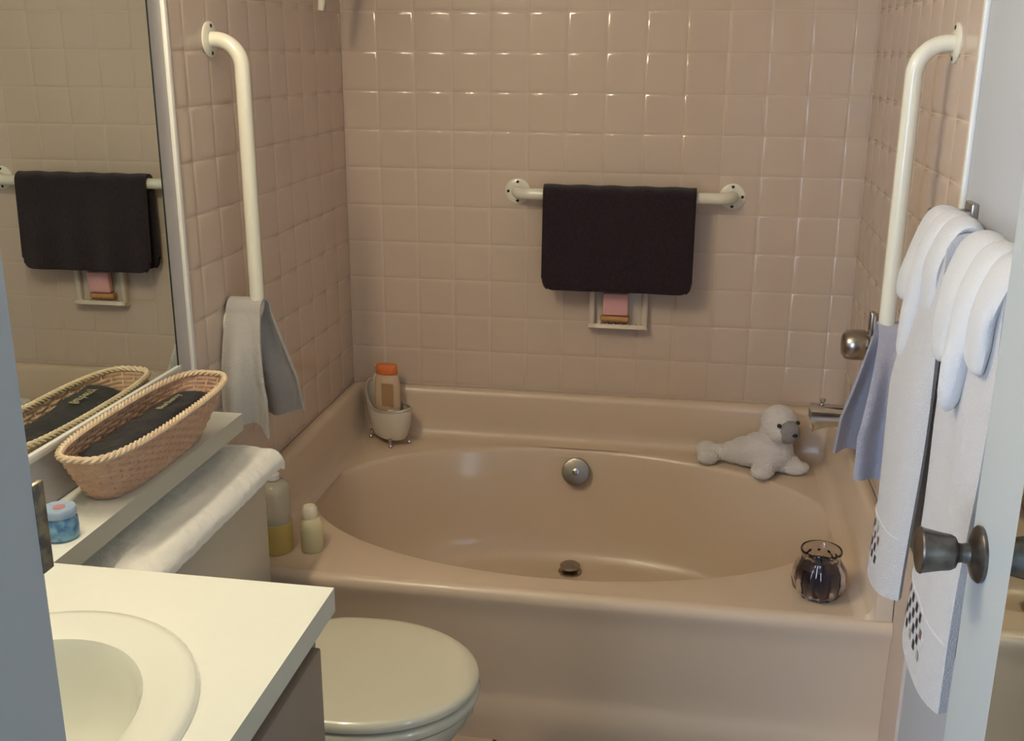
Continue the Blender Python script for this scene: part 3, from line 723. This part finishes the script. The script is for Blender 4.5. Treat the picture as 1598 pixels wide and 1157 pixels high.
def flat_bottle(name, c, wd, dp, prof_, m, lab, cat='bottle'):
    t = thing(name, c, lab, cat); bm = B(); rot = math.atan2(-.08, 1)
    lathe(bm, [(k, h) for k, h in prof_], c, 'Z', 32, sx=wd, sy=dp, rot=rot); obj('bottle_body', bm, m, t); return t
BB = CC+ax*(-.014)+ay*.004+Vector((0, 0, .0285))
b1 = flat_bottle('shampoo_bottle', BB, .040, .022, [(.80, 0), (.94, .006), (1.02, .09), (1., .150), (.88, .172), (.70, .180)], T['shampoo'], 'clear amber bottle with orange flip cap standing in the caddy')
bm = B(); lathe(bm, [(.80, .180), (.84, .182), (.84, .205), (.74, .2095), (.01, .2105)], BB, 'Z', 28, sx=.040, sy=.022, rot=-.08); obj('cap', bm, T['orange'], b1)
bm = B(); box(bm, -.016, .020, -.0008, .0008, .085, .155, .0004, 1)
bmesh.ops.transform(bm, matrix=Matrix.Translation(BB+Vector((.004, -.0222, 0))) @ Matrix.Rotation(-.08, 4, 'Z'), verts=bm.verts); lbq = obj('front_label', bm, T['label'], b1, False)
B2 = CC+ax*(-.050)+ay*(.002)+Vector((0, 0, .0285))
b2 = flat_bottle('conditioner_bottle', B2+Vector((-.004, .0, 0)), .020, .016, [(.8, 0), (.98, .006), (1, .12), (.94, .160), (.7, .172)], T['white_plastic'], 'white bottle tucked behind the orange-capped bottle in the caddy')
bm = B(); lathe(bm, [(.62, .172), (.66, .174), (.66, .199), (.01, .202)], B2+Vector((-.004, 0, 0)), 'Z', 24, sx=.020, sy=.016); obj('cap', bm, T['tankp'], b2)
B3 = CC+ax*(.034)+ay*(-.012)
bm = B(); box(bm, -.022, .022, -.012, .012, 0, .058, .005, 2)
bmesh.ops.transform(bm, matrix=Matrix.Translation(B3+Vector((0, 0, .050))) @ Matrix.Rotation(.25, 4, 'Z') @ Matrix.Rotation(.15, 4, 'Y'), verts=bm.verts)
o = obj('soap_block', bm, T['lotion_cap'], None, True, origin=B3+Vector((0, 0, .05))); tag(o, 'tan block of soap leaning at the front of the caddy', 'soap')
B4 = CC+ax*(.044)+ay*(.018)
bm = B(); lathe(bm, [(.011, 0), (.0125, .004), (.0125, .045), (.010, .050), (.010, .064), (.001, .065)], B4+Vector((0, 0, .032)), 'Z', 20); o = obj('vial', bm, T['black'], None, True, origin=B4+Vector((0, 0, .032))); tag(o, 'small dark vial at the low end of the caddy', 'bottle')
# ------------------------------------------------------------------ plush seal
sl = thing('plush_seal', (1.20, -.14, DZ), 'white plush seal pup with grey muzzle lying on the tub corner', 'stuffed toy')
bm = B()
def ball(c, r, s=(1, 1, 1), rot=0.):
    mm = Matrix.Translation(c) @ Matrix.Rotation(rot, 4, 'Z') @ Matrix.Diagonal((*s, 1)); bmesh.ops.create_icosphere(bm, subdivisions=3, radius=r, matrix=mm)
for c, r, s, rt in (((1.255, -.150, DZ+.060), .060, (1.05, .95, 1.0), 0), ((1.225, -.140, DZ+.056), .055, (1.1, .95, .98), -.3), ((1.190, -.125, DZ+.046), .044, (1.2, .95, 1.), -.3), ((1.155, -.112, DZ+.036), .033, (1.3, .9, 1), -.3),
                    ((1.125, -.102, DZ+.030), .025, (1.3, .9, 1), -.3), ((1.265, -.155, DZ+.105), .050, (1, .95, 1.1), 0), ((1.270, -.165, DZ+.150), .051, (1, .98, 1.02), 0), ((1.272, -.195, DZ+.135), .034, (1, .9, .95), 0),
                    ((1.082, -.088, DZ+.028), .034, (1.05, 1.0, .80), .2), ((1.085, -.128, DZ+.022), .030, (1.15, .8, .72), .5), ((1.108, -.100, DZ+.028), .026, (1.2, 1, .9), 0),
                    ((1.232, -.205, DZ+.020), .034, (.95, 1.2, .62), -.5), ((1.240, -.180, DZ+.032), .034, (1, 1.1, .9), -.4), ((1.325, -.165, DZ+.021), .030, (1.3, .85, .66), .25), ((1.300, -.160, DZ+.032), .032, (1.2, .9, .9), .2)):
    ball(c, r, s, rt)
sb = obj('body', bm, T['seal'], sl)
rm = sb.modifiers.new('remesh', 'REMESH'); rm.mode = 'VOXEL'; rm.voxel_size = .0032; rm.use_smooth_shade = True
sm = sb.modifiers.new('smooth', 'SMOOTH'); sm.iterations = 6; sm.factor = .6
tx = bpy.data.textures.new('fur_clumps', 'CLOUDS'); tx.noise_scale = .009
dm = sb.modifiers.new('fur', 'DISPLACE'); dm.texture = tx; dm.strength = .005; dm.mid_level = .5
bm = B()
hn = Vector((.52, -.80, -.14)).normalized(); hc = Vector((1.270, -.170, DZ+.144))
mc = hc+hn*.042
bmesh.ops.create_icosphere(bm, subdivisions=3, radius=.034, matrix=Matrix.Translation(mc) @ Matrix.Diagonal((.95, .80, .98, 1))); mz = obj('muzzle', bm, T['muzzle'], sl)
bm = B(); bmesh.ops.create_icosphere(bm, subdivisions=2, radius=.0068, matrix=Matrix.Translation(mc+hn*.0285+Vector((0, 0, .004))) @ Matrix.Diagonal((1.2, .8, .8, 1))); obj('nose', bm, T['black'], mz)
side = Vector((0, 0, 1)).cross(hn).normalized()
for sg, lf in ((-1, .021), (1, .021)):
    bm = B(); bmesh.ops.create_icosphere(bm, subdivisions=2, radius=.0062, matrix=Matrix.Translation(hc+hn*.040+side*sg*.031+Vector((0, 0, lf+.001)))); obj('eye', bm, T['black'], sl)
# ------------------------------------------------------------------ ribbed glass candle jar
JP = Vector((1.314, -.862, DZ))
gj = thing('glass_candle_jar', JP, 'ribbed round glass jar with dark candle wax on the tub deck', 'candle')
bm = B(); n = 96
def jr(prof_, rib):
    return [[JP+Vector((r*(1+rb*abs(math.cos(6*a)))*math.cos(a), r*(1+rb*abs(math.cos(6*a)))*math.sin(a), h)) for a in (2*math.pi*i/n for i in range(n))] for r, h, rb in prof_]
loft(bm, jr([(.030, .0005, .0), (.040, .003, .06), (.049, .018, .10), (.054, .042, .10), (.051, .066, .09), (.043, .083, .04), (.0395, .092, 0), (.041, .098, 0), (.0435, .104, 0), (.044, .108, 0), (.0425, .1105, 0), (.0405, .109, 0), (.0385, .101, 0), (.0365, .092, 0), (.040, .083, 0), (.049, .066, 0), (.052, .042, 0), (.046, .018, 0), (.036, .008, 0)], 0), True, True, True)
obj('glass', bm, T['glass'], gj)
bm = B(); lathe(bm, [(.0358, .0085), (.0458, .018), (.0518, .042), (.0488, .066), (.0455, .072), (.012, .071), (.001, .071)], JP, 'Z', 40); obj('wax', bm, T['wax'], gj)
bm = B(); tube(bm, [JP+Vector((0, 0, .069)), JP+Vector((.001, 0, .08)), JP+Vector((.003, 0, .088))], .0018, 6); obj('wick', bm, T['black'], gj)
# ------------------------------------------------------------------ dark rug on the floor in front of the tub
bm = B()
sheet(bm, lambda u, v: (.730+.60*u, -.975-.40*v, .009+.001*noise.noise(Vector((u*30, v*20, 0)))), 40, 26, .014)
o = obj('bath_rug', bm, T['rug'], None, True, origin=(1.03, -1.17, 0)); tag(o, 'dark rug on the floor in front of the bathtub', 'rug')
